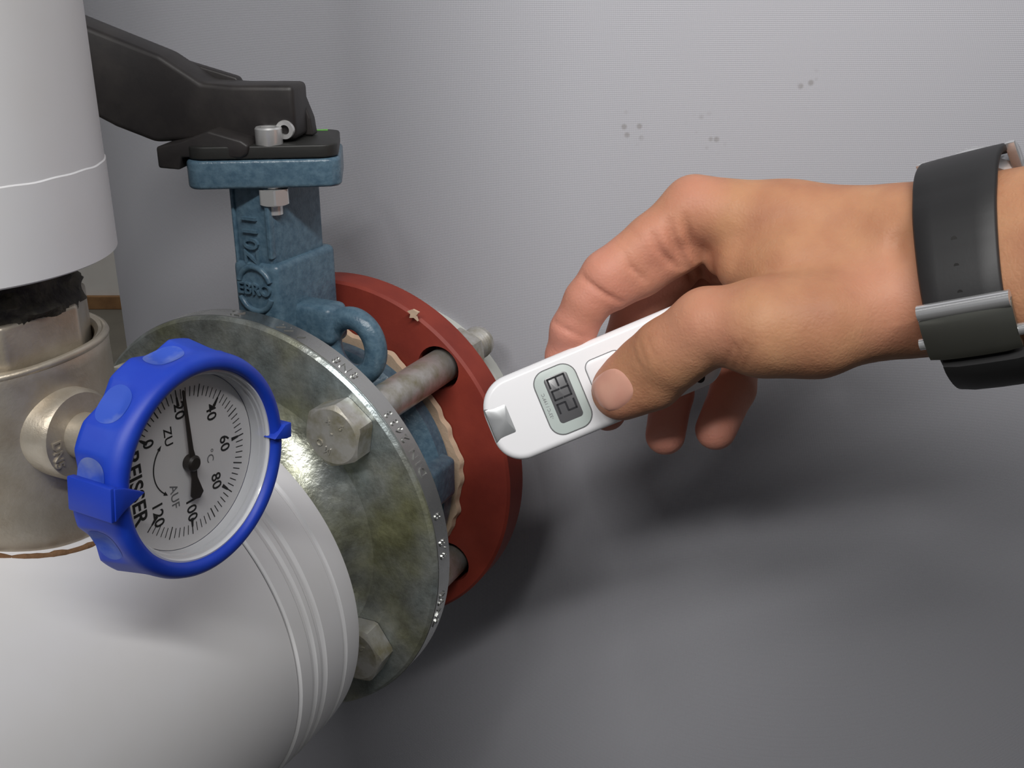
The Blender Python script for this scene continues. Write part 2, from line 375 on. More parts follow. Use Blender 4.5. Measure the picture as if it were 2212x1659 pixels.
sf = thing('steel_flange', 'shiny galvanised steel flange with stamped rim in front of the valve', 'flange', PIPE(0, 0, 0))
part('disc', drilled_disc(92.5, 0.0, 12.7, 34, BOLTS, 9.0, 1.3, 200), M['galv'], sf, 40)
part('rim', lathe([(91.4, 1.9), (92.75, 2.3), (92.75, 11.0), (91.4, 11.5)], 240, 'y', closed=True), M['rim'], sf, 30)
part('hub', lathe([(36, -46), (40.5, -45), (43, -30), (50, -12), (54, -5), (60, -1.0), (64, .3), (36, .3)], 128, 'y', closed=True), M['galv'], sf, 50)
part('raised_face', lathe([(34, 12.6), (61, 12.6), (61, 15), (34, 15)], 96, 'y', closed=True), M['galv'], sf)
def rim_text(txt, deg_mid, size=6.2):
    V, Fc = text_vf(txt, size, .55, bold=.02, space=1.25)
    V = V.copy(); th = math.radians(deg_mid)+V[:, 0]/92.75; r = 92.65+V[:, 2]
    return np.stack([r*np.cos(th), 6.6-V[:, 1], r*np.sin(th)], 1), Fc
for txt, dg_ in (('DN80', -14), ('8.8', 4), ('8', 13), ('DIN 2633', 33), ('8N8', 57), ('4 44', 74), ('7L', 91)):
    part('stamped_lettering', rim_text(txt, dg_), M['rim'], sf, 30)

# ------------------------------------------------------------------ bolts
def hexpoly(af, rot=0): 
    r = af/math.sqrt(3); return [(r*math.cos(rot+i*PI/3), r*math.sin(rot+i*PI/3)) for i in range(6)]
def hexsolid(af, y0, y1, rot, chamfer_at, ch=1.6):
    """hexagon along y whose corners are turned down at one end (the usual bolt-head chamfer)"""
    n = 48; ra = af/math.sqrt(3); V = []; Fc = []
    def hexr(t):
        t = (t-rot) % (PI/3); return (af/2)/math.cos(t-PI/6)
    rows = []
    ys = np.linspace(0, 1, 6)
    for q in ys:
        rows.append((y0+(y1-y0)*q))
    k = 7
    ring = []
    th = np.linspace(0, 2*PI, n, endpoint=False)
    hr_ = np.array([hexr(t) for t in th])
    L = abs(y1-y0); sgn = 1 if y1 > y0 else -1
    # chamfered end at y0: cone radius r_c(d) = af*.475 + d*1.7
    def row(r, y): return np.stack([r*np.cos(th), np.full(n, 0.)+y, r*np.sin(th)], 1)
    dcut = np.maximum(0, (hr_-af*.475)/1.75)       # depth at which the cone meets the prism, per angle
    V.append(row(np.full(n, af*.40), y0)); V.append(row(np.full(n, af*.475), y0))
    V.append(np.stack([hr_*np.cos(th), y0+sgn*dcut, hr_*np.sin(th)], 1)); V.append(row(hr_, y1)); V.append(row(np.full(n, 1.), y1))
    V = np.concatenate(V); nr = 5
    for i in range(nr-1):
        for j in range(n): Fc.append([i*n+j, i*n+(j+1) % n, (i+1)*n+(j+1) % n, (i+1)*n+j])
    Fc.append(list(range(n))); Fc.append([(nr-1)*n+j for j in range(n)])
    return V, Fc
def shank(r, y0, y1, thread_from, pitch=2.0):
    prof = [(0.01, y0), (r, y0), (r, thread_from)]; y = thread_from
    while y < y1-2*pitch:
        prof += [(r-.55, y+pitch*.5), (r, y+pitch)]; y += pitch
    prof += [(r-.3, y1-1.4), (r-1.6, y1), (0.01, y1)]
    return lathe(prof, 40, 'y', cap=False)
def make_bolt(bx, bz, label, rot, group, marks=True):
    b = thing('hex_bolt', label, 'bolt', PIPE(bx, 0, bz), group)
    hd = part('head', hexsolid(24, -10, -.2, rot, -10), M['bolt'], b, 25)
    part('shank', shank(8, -5, 116, 88), M['bolt'], b, 30)
    part('nut', xf(hexsolid(21, 99, 89.6, rot+.3, 99), None, (0, 0, 0)), M['bolt'], b, 25)
    if marks:
        def mk(t, deg, sz=4.2, rad=6.6):
            V, Fc = text_vf(t, sz, .45, bold=.03); a_ = math.radians(deg)
            V = V.copy(); x = V[:, 0]; y = V[:, 1]+rad
            X = x*math.cos(a_)-y*math.sin(a_); Y = x*math.sin(a_)+y*math.cos(a_)
            return np.stack([X, -10.0-V[:, 2]+.05, Y], 1), Fc
        part('head_marking', join(mk('4', 10), mk('6', -45), mk('M', 160), mk('O', 120), mk('-', -10, rad=1.5)), M['bolt'], hd, 30)
    return b
gb = 'hex bolts clamping the two flanges'
make_bolt(*BOLTS[0], 'zinc hex bolt with stamped head right of the blue dial', .35, gb)
make_bolt(*BOLTS[1], 'zinc hex bolt half hidden behind the white pipe collar', .05, gb)
make_bolt(*BOLTS[2], 'zinc hex bolt hidden behind the blue dial ring', .2, gb, False)

# ------------------------------------------------------------------ butterfly valve
NU, NS = -4.0, 42.0
bv = thing('butterfly_valve', 'blue enamelled butterfly valve with black lever clamped between two flanges', 'valve', PIPE(0, 43, 0))
Y = -43
def oct_body(R, Hh, T): return R, Hh
part('body', xf(lathe([(34, 15.2), (58, 15.2), (61, 18), (61, 25), (57.5, 30), (56.5, 43), (57.5, 56), (62.5, 61), (62.5, 68), (60, 70.4), (34, 70.4)], 128, 'y', closed=True), None, (0, Y, 0)), M['blue'], bv, 40)
# cast ribs stepping round the body's right side
part('rib', xf(prism([(52, 20), (66, 16), (66, -2), (54, -8)], 30, 66, 'y', 2.0, 3), None, (0, Y, 0)), M['blue'], bv, 40)
part('rib', xf(prism([(48, -14), (60, -18), (54, -36), (42, -38)], 30, 66, 'y', 2.0, 3), None, (0, Y, 0)), M['blue'], bv, 40)
# neck: slim shaft, broader foot
def neck_box(u0, u1, s0, s1, z0, z1, bev):
    return xf(box(u0, u1, s0, s1, z0, z1, bev, 4), None, (NU, NS-43, 0))
nk = part('neck', join(neck_box(-9.5, 9.5, -18, 18, 96, 143, 2.2)), M['blue'], bv, 50)
ft = part('neck_foot', join(neck_box(-11.2, 12.2, -20, 22.5, 40, 110, 3.0)), M['blue'], bv, 50)
# recessed panel border with raised model lettering and round emblem on the front face
def neck_text(txt, size, uc, zc, ext, rot=0, s_face=-18.0):
    V, Fc = text_vf(txt, size, ext, bold=.10); V = V.copy(); a_ = math.radians(rot)
    x = V[:, 0]*math.cos(a_)-V[:, 1]*math.sin(a_); z = V[:, 0]*math.sin(a_)+V[:, 1]*math.cos(a_)
    return np.stack([NU+uc+x, NS-43+s_face+.1-V[:, 2], zc+z], 1), Fc
part('cast_lettering', neck_text('Z011', 10.5, -.6, 119.5, 1.4, 90), M['blue'], nk, 40)
part('cast_lettering', neck_text('EBRO', 7.0, .2, 98.6, 1.4, 0, -20), M['blue'], ft, 40)
em = []
for a0, a1 in ((math.radians(22), math.radians(158)), (math.radians(202), math.radians(338))):
    em.append(tube([(NU+.2+8.6*math.cos(t), NS-43-20.2, 98.6+9.6*math.sin(t)) for t in np.linspace(a0, a1, 28)], 1.35, 8))
part('cast_emblem', join(*em), M['blue'], ft, 60)
part('panel_edge', join(neck_box(-9.8, -8.4, -19.0, -16, 104, 140, .5), neck_box(7.4, 9.6, -19.2, -16, 112, 140, .6)), M['blue'], nk, 50)
# side lug with a round eye
lug_pts = []
ctr = np.array([32.0, 75.0])
lug = tube([(ctr[0]+11.5*math.cos(t), 0, ctr[1]+13.0*math.sin(t)) for t in np.linspace(0, 2*PI, 48, endpoint=False)], 4.9, 16, closed=True)
part('lug', xf(lug, None, (0, NS-43-3, -2)), M['blue'], bv, 60)
part('lug_root', xf(box(6, 26, -8, 6, 74, 91, 3.2, 4), None, (0, NS-43-2, 0)), M['blue'], bv, 60)
# mounting plate on top (its flat side turned towards the lever)
def dplate(half, r, z0, z1, bev, rot=45.0, cx=NU, cy=NS-43, dp=22.0):
    pts = np.array(rrect(2*half, 2*dp, r)); a_ = math.radians(rot); R2 = np.array([[math.cos(a_), -math.sin(a_)], [math.sin(a_), math.cos(a_)]])
    V, Fc = slab(pts @ R2.T, z0, z1, bev, bev, 4); return xf((V, Fc), None, (cx, cy, 0))
part('mounting_plate', dplate(30.5, 6, 141.6, 153.2, 1.6, 33, NU-2.2, NS-43-1.5), M['blue'], bv, 50)
part('lock_plate', dplate(29.6, 7, 153.5, 158.6, .7, 33, NU-2.2, NS-43-1.5), M['blackplate'], bv, 50)
part('index_mark', xf(prism([(-6, -.7), (6, -.7), (6, .7), (-6, .7)], 158.6, 158.9), np.array([[.839, -.545, 0], [.545, .839, 0], [0, 0, 1]]), (NU-2.2+5.5, NS-43-1.5+25.5, 0)), M['greenprint'], bv, 0)
# clamp screw and nut at the plate's near side
sx, sy = 5.0, 28.0-43
sc_ = part('screw', xf(lathe([(0.01, 141), (3.2, 141), (3.2, 158), (5.2, 158.1), (5.4, 158.6), (5.4, 164.6), (4.9, 165.3), (2.8, 165.3), (2.6, 163), (0.01, 163)], 40, 'z', cap=False), None, (sx, sy, 0)), M['steel'], bv, 30)
part('nut', xf(join(xf(hexsolid(11.5, -134.2, -140.8, .2, 0), np.array([[1, 0, 0], [0, 0, 1], [0, -1, 0]]).astype(float)), lathe([(3.3, 130.2), (3.3, 135)], 24, 'z')), None, (sx, sy, 0)), M['steel'], bv, 25)
# lever in its own local frame: x' along the lever, y' across, z up
LA = math.radians(20); LD = np.array([-math.cos(LA), -math.sin(LA)]); LP = np.array([-math.sin(LA), math.cos(LA)])
def lev(vf):
    V = np.asarray(vf[0], float); return np.column_stack([NU+V[:, 0]*LD[0]+V[:, 1]*LP[0], NS-43+V[:, 0]*LD[1]+V[:, 1]*LP[1], V[:, 2]]), vf[1]
def lev_prism(poly, y0, y1, bev, seg=3):   # poly in (L,z)
    V, Fc = prism(poly, y0, y1, 'z', bev, seg); return lev((np.column_stack([V[:, 0], V[:, 2], V[:, 1]]), Fc))
lever = part('lever', lev_prism([(-13.6, 159.5), (-13.6, 180.8), (11, 180.6), (24, 181.5), (40, 192), (70, 203.4), (128, 226), (150, 233), (156, 226), (150, 205), (128, 194), (70.5, 168), (62, 163.6), (46, 157.6), (36, 158.2)], -12, 8, 2.2), M['black'], bv, 35)
part('lever_side_rib', lev_prism([(13, 177.5), (15.7, 182), (50.7, 192), (90, 205), (150, 226), (150, 212), (90, 192), (50, 180), (24, 172)], 6, 12, 1.0), M['black'], lever, 35)
part('lever_latch', lev_prism([(3, 155.5), (2, 159), (5, 161), (18, 164.5), (30, 160), (40, 158), (40, 149.6), (31, 149), (30, 154), (6, 154)], -25, -3, 1.0), M['black'], lever, 35)
part('lever_latch', lev_prism([(-16, 159), (-15.2, 166), (-12, 175), (-10, 175), (-8, 159)], 4, 11, .8), M['black'], lever, 35)
ss = lathe([(0.01, 0.8), (1.8, .8), (2.0, -.9), (3.6, -.9), (3.8, -.3), (3.8, 4)], 32, 'y', cap=False)
V_ = np.asarray(ss[0]); part('set_screw', lev((np.column_stack([V_[:, 0]-9.2, V_[:, 1]-12.4, V_[:, 2]+163.6]), ss[1])), M['steel'], lever, 30)

# ------------------------------------------------------------------ main pipe: white jacket with ribbed end collar
OU, OZ = 4.3, -5.1
mp = thing('insulated_pipe', 'thick white jacketed pipe in the lower left leading to the steel flange', 'pipe', PIPE(OU, -75, OZ))
part('jacket', xf(lathe([(76.9, -330), (76.9, -1.6), (74.0, -1.2)], 200, 'y', cap=False), None, (0, 0, 0)), M['jacket'], mp, 30)
def groove(y, r=77.9, wd=1.6, dp=.8): return [(r, y-wd), (r-dp, y-wd*.35), (r-dp, y+wd*.35), (r+.15, y+wd)]
prof = [(74, -.8), (77.3, -1.0), (77.9, -.4), (77.9, 2)] + groove(7, 77.9) + groove(12.2, 78.1, 1.8, .9) + [(78.1, 18)] + groove(25.5, 78.0, 1.3, .7) + [(77.8, 33), (77.4, 35.6), (75.5, 36.2), (71, 36.0), (71, 20), (74, -.6)]
part('end_collar', lathe(prof[:-1], 220, 'y', closed=True), M['jacket'], mp, 30)
fe = []
for t in np.linspace(0, 2*PI, 140, endpoint=False):
    x_, y_ = 38.0*math.cos(t), 38.0*math.sin(t); fe.append((x_, y_-40+0.0, math.sqrt(77.0**2-x_*x_)-.85+.15*math.sin(11*t)+.2*math.sin(29*t)+.15*math.sin(47*t+1)))
part('foam_edge', tube(fe, 1.25, 8, closed=True), M['foam'], mp, 60)
part('end_disc', lathe([(37.5, 24), (72, 24), (72, 27), (37.5, 27)], 96, 'y', closed=True), M['jacket'], mp, 30)
part('steel_pipe', xf(lathe([(38, -20), (38, 36)], 64, 'y', cap=False), None, (-OU, 0, -OZ)), M['galv'], mp, 30)

# ------------------------------------------------------------------ riser with nickel ball valve
RU, RS = 4.3, -115.0
nvlv = thing('ball_valve', 'nickel plated brass valve body rising from the white pipe', 'valve', PIPE(RU, RS, 60))
def knobby(R, Hh, T):
    return R + .35*np.sin(7*T+Hh*.2), Hh + np.where(R > 34, .8*np.sin(3*T+1), 0)
bd = part('body', lathe([(0.01, -6), (33, -6), (36.2, 4), (37.2, 14), (37.0, 26), (36.2, 40), (36.0, 56), (36.2, 58.8), (35.6, 60), (33.2, 60.1), (32.0, 59), (32.0, 50)], 120, 'z', fn=None), M['nickel'], nvlv, 40)
part('union_nut', xf(prism([(32.5*math.cos(i*PI/4+.32), 32.5*math.sin(i*PI/4+.32)) for i in range(8)], 50, 72.5, 'z', 1.2, 3), None, (0, 0, 0)), M['nickel'], nvlv, 35)
part('casting_rim', tube([(35.2*math.cos(t), 35.2*math.sin(t), 59.6+.7*math.sin(3*t+1)) for t in np.linspace(0, 2*PI, 120, endpoint=False)], 1.25, 8, closed=True), M['nickel'], nvlv, 60)
# boss carrying the dial, pointing along +x
bs = part('boss', xf(lathe([(13.5, 24), (13.5, 39.5), (12.6, 41.0), (6.8, 41.4), (6.8, 74)], 48, 'x'), None, (0, -4, 38.5)), M['nickel'], nvlv, 40)
V, Fc = text_vf('DN5', 4.2, .8, bold=.05)
part('cast_lettering', (np.stack([41.0+V[:, 2]*.8, -4-9.4+V[:, 1], 36.0-V[:, 0]], 1), Fc), M['nickel'], bs, 40)
rs = thing('insulated_riser', 'white jacketed vertical pipe along the left edge above the valve', 'pipe', PIPE(-1.0, RS, 145))
part('jacket', lathe([(44.7, 20), (45.7, 20.4), (45.7, 560)], 128, 'z', cap=False), M['jacket'], rs, 30)
def lip(R, Hh, T): return R, Hh + np.where(Hh > 20, .12*np.sin(9*T)+.10*np.sin(23*T+1), 0)
part('lower_sleeve', lathe([(30.5, .8), (44.5, 0), (46.0, .8), (46.0, 1.8), (46.0, 26.2), (46.0, 26.8), (45.7, 27.2), (44.0, 27), (44, 3), (30.5, 3)], 160, 'z', closed=True, fn=lip), M['jacket'], rs, 20)
hp = thing('threaded_nipple', 'sooty black sealed thread between nickel valve and white riser', 'nipple', PIPE(RU, RS, 132))
def lumpy(R, Hh, T): return R + np.where(R > 5, 1.1*np.sin(5*T+Hh*.7)+.8*np.sin(11*T+Hh)+.5*np.sin(19*T-Hh), 0), Hh
part('thread', lathe([(0.01, -2), (30.5, -1), (30.8, 2), (29.3, 5), (28.2, 8), (27.6, 12), (27.5, 24)], 120, 'z', fn=lumpy), M['hemp'], hp, 60)

# ------------------------------------------------------------------ dial thermometer in a blue ring
TC = np.array([-83.4, 260.9, -127.1]); TN = np.array([math.sin(1.066), -math.cos(1.066), 0]); TE = np.array([-TN[1], TN[0], 0])
TR = np.cross(TE, TN)   # dial right (world down); dial up = TE
dt = thing('dial_thermometer', 'round dial thermometer with blue scalloped ring and black needle', 'thermometer', frame(TC, TR, TE, TN))
def scallop(R, Hh, T):
    dep = np.clip((-1.5-Hh)/5.5, 0, 1); dep = dep*dep*(3-2*dep)
    s = np.clip(np.cos(10*(T-.07)), -.45, 1)*.5+.225
    return np.where(R > 27.5, R-2.9*s*dep, R), Hh
ringprof = [(26.6, -1.0), (27.0, .9), (28.2, 1.5), (29.8, 1.3), (30.8, .4), (31.4, -1.2)] + [(31.4+.19*k_, -1.2-1.15*k_) for k_ in range(1, 11)] + [(32.6, -13.6), (30, -14.2), (26.5, -14.2), (26.5, -9)]
rg = part('blue_ring', lathe(ringprof, 288, 'z', closed=True, fn=scallop), M['bluering'], dt, 60)
# dull worn dents, one in each scallop
for k_ in range(10):
    ph = .07+2*PI*k_/10
    vs2 = []; fc2 = []; nu_, nv_ = 12, 12
    for i in range(nu_+1):
        for j in range(nv_+1):
            x_ = (i/nu_)*2-1; y_ = (j/nv_)*2-1
            # disc mapping
            xx = x_*math.sqrt(1-y_*y_/2); yy = y_*math.sqrt(1-x_*x_/2)
            t_ = ph + xx*.175; h_ = -8.0+yy*4.9
            dep = min(max((-1.5-h_)/5.5, 0), 1); dep = dep*dep*(3-2*dep)
            s_ = min(max(math.cos(10*(t_-.07)), -.45), 1)*.5+.225
            r_ = 31.4+.165*(-1.2-h_)-2.9*s_*dep+.06
            vs2.append((r_*math.cos(t_), r_*math.sin(t_), h_))
    for i in range(nu_):
        for j in range(nv_):
            q = i*(nv_+1)+j; fc2.append([q, q+nv_+1, q+nv_+2, q+1])
    part('worn_dent', (np.array(vs2), fc2), M['worn'], rg, 60)
part('back_cup', lathe([(0.01, -16.5), (14, -16.5), (27, -14.4), (27, -10), (26.2, -10), (26.2, -7.4), (0.01, -7.4)], 96, 'z', cap=False), M['bluering'], dt, 40)
part('dial_face', lathe([(0.01, -6.2), (24.8, -6.2), (24.8, -7.3), (0.01, -7.3)], 128, 'z', cap=False), M['dial'], dt, 30)
lp = [(26.7, -.4), (26.2, -.3), (25.9, -1.0), (25.9, -1.6), (25.4, -1.9), (25.4, -3.0), (25.0, -3.3), (24.9, -6.1), (26.7, -6.1)]
part('lens_rim', lathe(lp, 160, 'z', closed=True), M['lens'], dt, 25)
part('glass', lathe([(0.01, -.9), (25.8, -1.1), (25.8, -1.5), (0.01, -1.3)], 96, 'z', cap=False), M['glass'], dt, 60)
ZD = -6.2
def dial_txt(t, x, y, size, rot=0, m='ink', bold=.03, sx_=1.0, name='dial_figure'):
    V, Fc = text_vf(t, size, .08, bold=bold); V = V.copy(); V[:, 0] *= sx_
    a_ = math.radians(rot); X = V[:, 0]*math.cos(a_)-V[:, 1]*math.sin(a_); Yy = V[:, 0]*math.sin(a_)+V[:, 1]*math.cos(a_)
    return part(name, (np.stack([X+x, Yy+y, V[:, 2]+ZD], 1), Fc), M[m], dt, 0)
def dpos(v, r):
    d_ = math.radians((v-60)*2.35); return r*math.sin(d_), r*math.cos(d_)
for v_ in (0, 20, 40, 60, 80, 100, 120):
    x_, y_ = dpos(v_, {0: 16.6, 20: 15.6, 40: 15.0, 60: 14.0, 80: 13.6, 100: 14.2, 120: 16.4}[v_]); dial_txt(str(v_), x_, y_, 5.0, 0, bold=.05)
tk_v = []; maj = []
for k_ in range(0, 61):
    v_ = 2*k_; d_ = math.radians((v_-60)*2.35); r0, r1, w_ = (18.6, 21.4, .13) if v_ % 10 else (18.2, 21.8, .17)
    q = np.array([(-w_, r0), (w_, r0), (w_, r1), (-w_, r1)]); ca, sa = math.cos(d_), math.sin(d_)
    P = np.stack([q[:, 0]*ca+q[:, 1]*sa, -q[:, 0]*sa+q[:, 1]*ca, np.full(4, ZD+.07)], 1)
    tk_v.append((P, [[0, 1, 2, 3]]))
    if v_ % 20 == 0:
        q = np.array([(-.55, 16.9), (.55, 16.9), (.3, 19.6), (-.3, 19.6)])
        P = np.stack([q[:, 0]*ca+q[:, 1]*sa, -q[:, 0]*sa+q[:, 1]*ca, np.full(4, ZD+.09)], 1); maj.append((P, [[0, 1, 2, 3]]))
tko = part('scale_marks', join(*tk_v), M['ink'], dt, 0); tko['kind'] = 'stuff'
part('scale_wedges', join(*maj), M['ink'], dt, 0)
dial_txt('°C', 1.5, 8.0, 3.6, 0, 'greyink', .0)
dial_txt('ZU', -9.8, -6.0, 4.0, 0, 'ink', .02)
dial_txt('AUF', 7.8, -6.4, 3.9, 0, 'greyink', .01)
dial_txt('REISSER', 0.0, -18.6, 6.2, 0, 'ink', .12)
arc = [(-1+8.8*math.sin(t), -3.6-8.8*math.cos(t), ZD+.08) for t in np.linspace(math.radians(-46), math.radians(46), 30)]
part('arrow_arc', tube(arc, .18, 6), M['ink'], dt, 60)
for s_, t_ in ((-1, math.radians(-46)), (1, math.radians(46))):
    p = np.array([-1+8.8*math.sin(t_), -3.6-8.8*math.cos(t_)]); d2 = nv(np.array([math.cos(t_), math.sin(t_)]))*s_; n2 = np.array([-d2[1], d2[0]])
    tri = [p+d2*1.6, p+n2*.6, p-n2*.6]
    part('arrow_tip', (np.array([[*q, ZD+.1] for q in tri]), [[0, 1, 2]]), M['ink'], dt, 0)
# needle: long thin blade to the value 21.5, broad waisted tail
def needle_pts():
    L = [(0.0, 21.6), (.35, 21.2), (.75, 4), (1.1, 2.0), (1.2, 0), (1.0, -2.5), (.9, -4.5), (2.4, -9.6), (0.9, -11.0), (-1.4, -10.6), (-2.2, -9.2), (-1.1, -4.5), (-1.2, -2), (-1.2, 0), (-1.0, 2), (-.75, 4), (-.35, 21.2)]
    d_ = math.radians((21.4-60)*2.35); return [(x*math.cos(d_)+y*math.sin(d_), -x*math.sin(d_)+y*math.cos(d_)) for x, y in L]
nd = part('needle', prism(needle_pts(), ZD+1.5, ZD+1.9), M['needle'], dt, 0)
part('needle_hub', lathe([(0.01, ZD+2.9), (1.7, ZD+2.9), (2.3, ZD+2.3), (2.3, ZD+.2)], 32, 'z', cap=False), M['needle'], nd, 40)
# pointer tabs on the ring: one at dial angle +4 (away), one opposite
def tab(big):
    # local: x tangential, y outward radial, z up the axis
    if not big:
        return join(prism([(-.2, 25.4), (-3.3, 30.2), (-3.4, 32.9), (1.2, 32.8), (1.2, 30.8)], -2.5, 2.6, 'z', .35, 2))
    return join(prism([(0.6, 23.6), (3.6, 30.0), (4.4, 33.2), (-4.4, 33.2), (-2.2, 30.0)], .6, 3.0, 'z', .4, 2), prism([(4.4, 31.8), (4.6, 34.2), (-4.6, 34.2), (-4.4, 31.8)], -13, 2.6, 'z', .5, 2))
for ang, big in ((4, False), (187, True)):
    a_ = -math.radians(ang); R3 = np.array([[math.cos(a_), -math.sin(a_), 0], [math.sin(a_), math.cos(a_), 0], [0, 0, 1]])
    part('pointer_tab', xf(tab(big), R3), M['bluering'], rg, 35)

# ------------------------------------------------------------------ pen-sized infrared thermometer
DO = H(1213, 860, 402.0); DN = -nv(DO); E1 = nv(np.array([.924, .383, 0]) - DN*np.dot(DN, np.array([.924, .383, 0]))); E2 = np.cross(E1, DN)
# device axes: x = tip -> tail, y = towards the upper long edge, z = out of the face
tilt = math.radians(3.0)   # the tip leans a little towards the flange
E1 = nv(E1*math.cos(tilt) + DN*math.sin(tilt)); DN = nv(np.cross(E2, E1))
def c2w_dir(v): return v[0]*RT + v[1]*UP + v[2]*FW
E1w, E2w, DNw = c2w_dir(E1), c2w_dir(E2), c2w_dir(DN)
dv = thing('infrared_thermometer', 'slim white pocket infrared thermometer with small grey display held in the hand', 'thermometer', frame(cam2w(DO), E1w, E2w, DNw))
K = 402.0/FPX                                     # mm per photo pixel at the device
TH = 14.0
def outline(inset=0.0, n=14):
    x0, x1, y0, y1 = -30.0+inset, 61.0-inset, -16.6+inset, 16.2-inset
    pts = []
    for (cx, cy, r, a0) in ((x1-9, y1-9, 9-inset*.3, 0), (x0+12.5, y1-12.5, 12.5, PI/2), (x0+11, y0+11, 11, PI), (x1-9, y0+9, 9, 1.5*PI)):
        for i in range(n+1):
            a = a0+PI/2*i/n; pts.append((cx+r*math.cos(a), cy+r*math.sin(a)))
    return pts
def densify(P, k=6):
    out = []
    for i in range(len(P)):
        a, b = np.array(P[i]), np.array(P[(i+1) % len(P)]); L = np.linalg.norm(b-a); n_ = max(1, int(L/4))
        for j in range(n_): out.append(tuple(a+(b-a)*j/n_))
    return out
shell = part('shell', slab(densify(outline()), -TH, 0.0, 3.5, 2.6, 7), M['whiteplastic'], dv, 60)
part('bezel', slab(rrect(16.5, 25.2, 5.2, 8, .3, -.6), -.6, .30, 0, .25, 3), M['bezel'], dv, 50)
lcd = part('display', slab(rrect(9.4, 18.2, 1.4, 6, .8, 0), .0, .36, 0, .05, 2), M['lcd'], dv, 50)
SEG = {'2': 'abged', '0': 'abcdef', '3': 'abgcd'}
def digit(ch, h=7.3, w_=4.2, t=.72):
    r = []
    def bar(x0, y0, x1, y1): r.append(box(min(x0, x1), max(x0, x1), min(y0, y1), max(y0, y1), 0, .05))
    g = .12
    S = dict(a=(-w_/2+g, h/2-t, w_/2-g, h/2), d=(-w_/2+g, -h/2, w_/2-g, -h/2+t), g=(-w_/2+g, -t/2, w_/2-g, t/2), b=(w_/2-t, g, w_/2, h/2-g), c=(w_/2-t, -h/2+g, w_/2, -g), f=(-w_/2, g, -w_/2+t, h/2-g), e=(-w_/2, -h/2+g, -w_/2+t, -g))
    for k in SEG[ch]: bar(*S[k])
    return join(*r)
def lcd_xf(vf, along, up=.8):      # text runs towards +y of the device, its top towards the tip (-x)
    V = np.asarray(vf[0]); return np.stack([up-V[:, 1], along+V[:, 0], V[:, 2]+.37], 1), vf[1]
for ch, al in (('2', -3.5), ('0', 1.8), ('3', 6.6)): part('display_digit', lcd_xf(digit(ch), al), M['lcdink'], lcd, 0)
part('decimal_point', lcd_xf(box(-.3, .3, -3.65, -3.05, 0, .05), 4.2), M['lcdink'], lcd, 0)
V, Fc = text_vf('-33°C / 199°C', 1.75, .05, bold=.005)
part('printed_range', (np.stack([-6.0-V[:, 1], -.9+V[:, 0], V[:, 2]+.30], 1), Fc), M['greyink'], dv, 0)
part('button', slab(rrect(14.5, 17.2, 3.0, 8, 19.9, .3), -.4, .45, 0, .3, 3, .25), M['whiteplastic'], dv, 60)
gro = rrect(15.0, 17.7, 3.2, 8, 19.9, .3); part('button_gap', tube([(x, y, .0) for x, y in gro], .16, 6, closed=True), M['greyink'], dv, 60)
part('bezel_gap', tube([(x, y, .02) for x, y in rrect(16.9, 25.6, 5.4, 8, .3, -.6)], .18, 6, closed=True), M['greyink'], dv, 60)
# satin end cap set into the tip
tipo = [(-29.5, 7.2), (-29.5, -6.4)] + [(-19.5-1.9+1.9*math.cos(a), -4.5+1.9*math.sin(a)) for a in np.linspace(-PI/2, 0, 6)] + [(-19.5-1.9+1.9*math.cos(a), 5.3+1.9*math.sin(a)) for a in np.linspace(0, PI/2, 6)]
part('end_cap', slab(densify(tipo), -TH+4, .02, 0, 1.3, 5, .3), M['satin'], dv, 40)
hole = [(50.6+2.2*math.cos(t), -11.6+3.1*math.sin(t)) for t in np.linspace(0, 2*PI, 28, endpoint=False)]
part('lanyard_hole', slab(hole, -.4, .08, 0, 0, 1), M['dark'], dv, 0)

# ------------------------------------------------------------------ the hand: one continuous surface grown from a distance field
VOX = 0.9
lo = np.array([4.0, -34.0, 236.0]); hi = np.array([306.0, 92.0, 474.0])
nx, ny, nz_ = [int(math.ceil((hi[i]-lo[i])/VOX)) for i in range(3)]
gx = (lo[0]+VOX*np.arange(nx)).astype(np.float32); gy = (lo[1]+VOX*np.arange(ny)).astype(np.float32); gz = (lo[2]+VOX*np.arange(nz_)).astype(np.float32)
BIG = np.float32(60.0)
def new_field(): return np.full((nx, ny, nz_), BIG, np.float32)
def cone_d(P, a, b, ra, rb):
    """distance to a tapered capsule (linear radius)"""
    ba = b-a; L2 = float(ba@ba); pa = P-a
    t = np.clip((pa@ba)/L2, 0, 1)
    d = pa-t[..., None]*ba
    return np.sqrt((d*d).sum(-1))-(ra+t*(rb-ra))
def smin(a, b, k):
    if k <= 0: return np.minimum(a, b)
    h = np.maximum(k-np.abs(a-b), 0)/k
    return np.minimum(a, b)-h*h*h*k*(1/6.0)
def window(a, b, r, pad):
    l = np.minimum(a, b)-r-pad; h = np.maximum(a, b)+r+pad
    i0 = np.maximum(((l-lo)/VOX).astype(int), 0); i1 = np.minimum(((h-lo)/VOX).astype(int)+2, [nx, ny, nz_])
    return i0, i1
def add(Fd, a, b, ra, rb, k, pad=14):
    i0, i1 = window(a, b, max(ra, rb), pad)
    if (i1 <= i0).any(): return
    X, Y_, Z2 = np.meshgrid(gx[i0[0]:i1[0]], gy[i0[1]:i1[1]], gz[i0[2]:i1[2]], indexing='ij')
    d = cone_d(np.stack([X, Y_, Z2], -1), a.astype(np.float32), b.astype(np.float32), ra, rb)
    s = np.s_[i0[0]:i1[0], i0[1]:i1[1], i0[2]:i1[2]]
    Fd[s] = smin(Fd[s], d, k)
def chain(Fd, pts, k):
    for (p, ra), (q, rb) in zip(pts[:-1], pts[1:]): add(Fd, p, q, ra, rb, k)
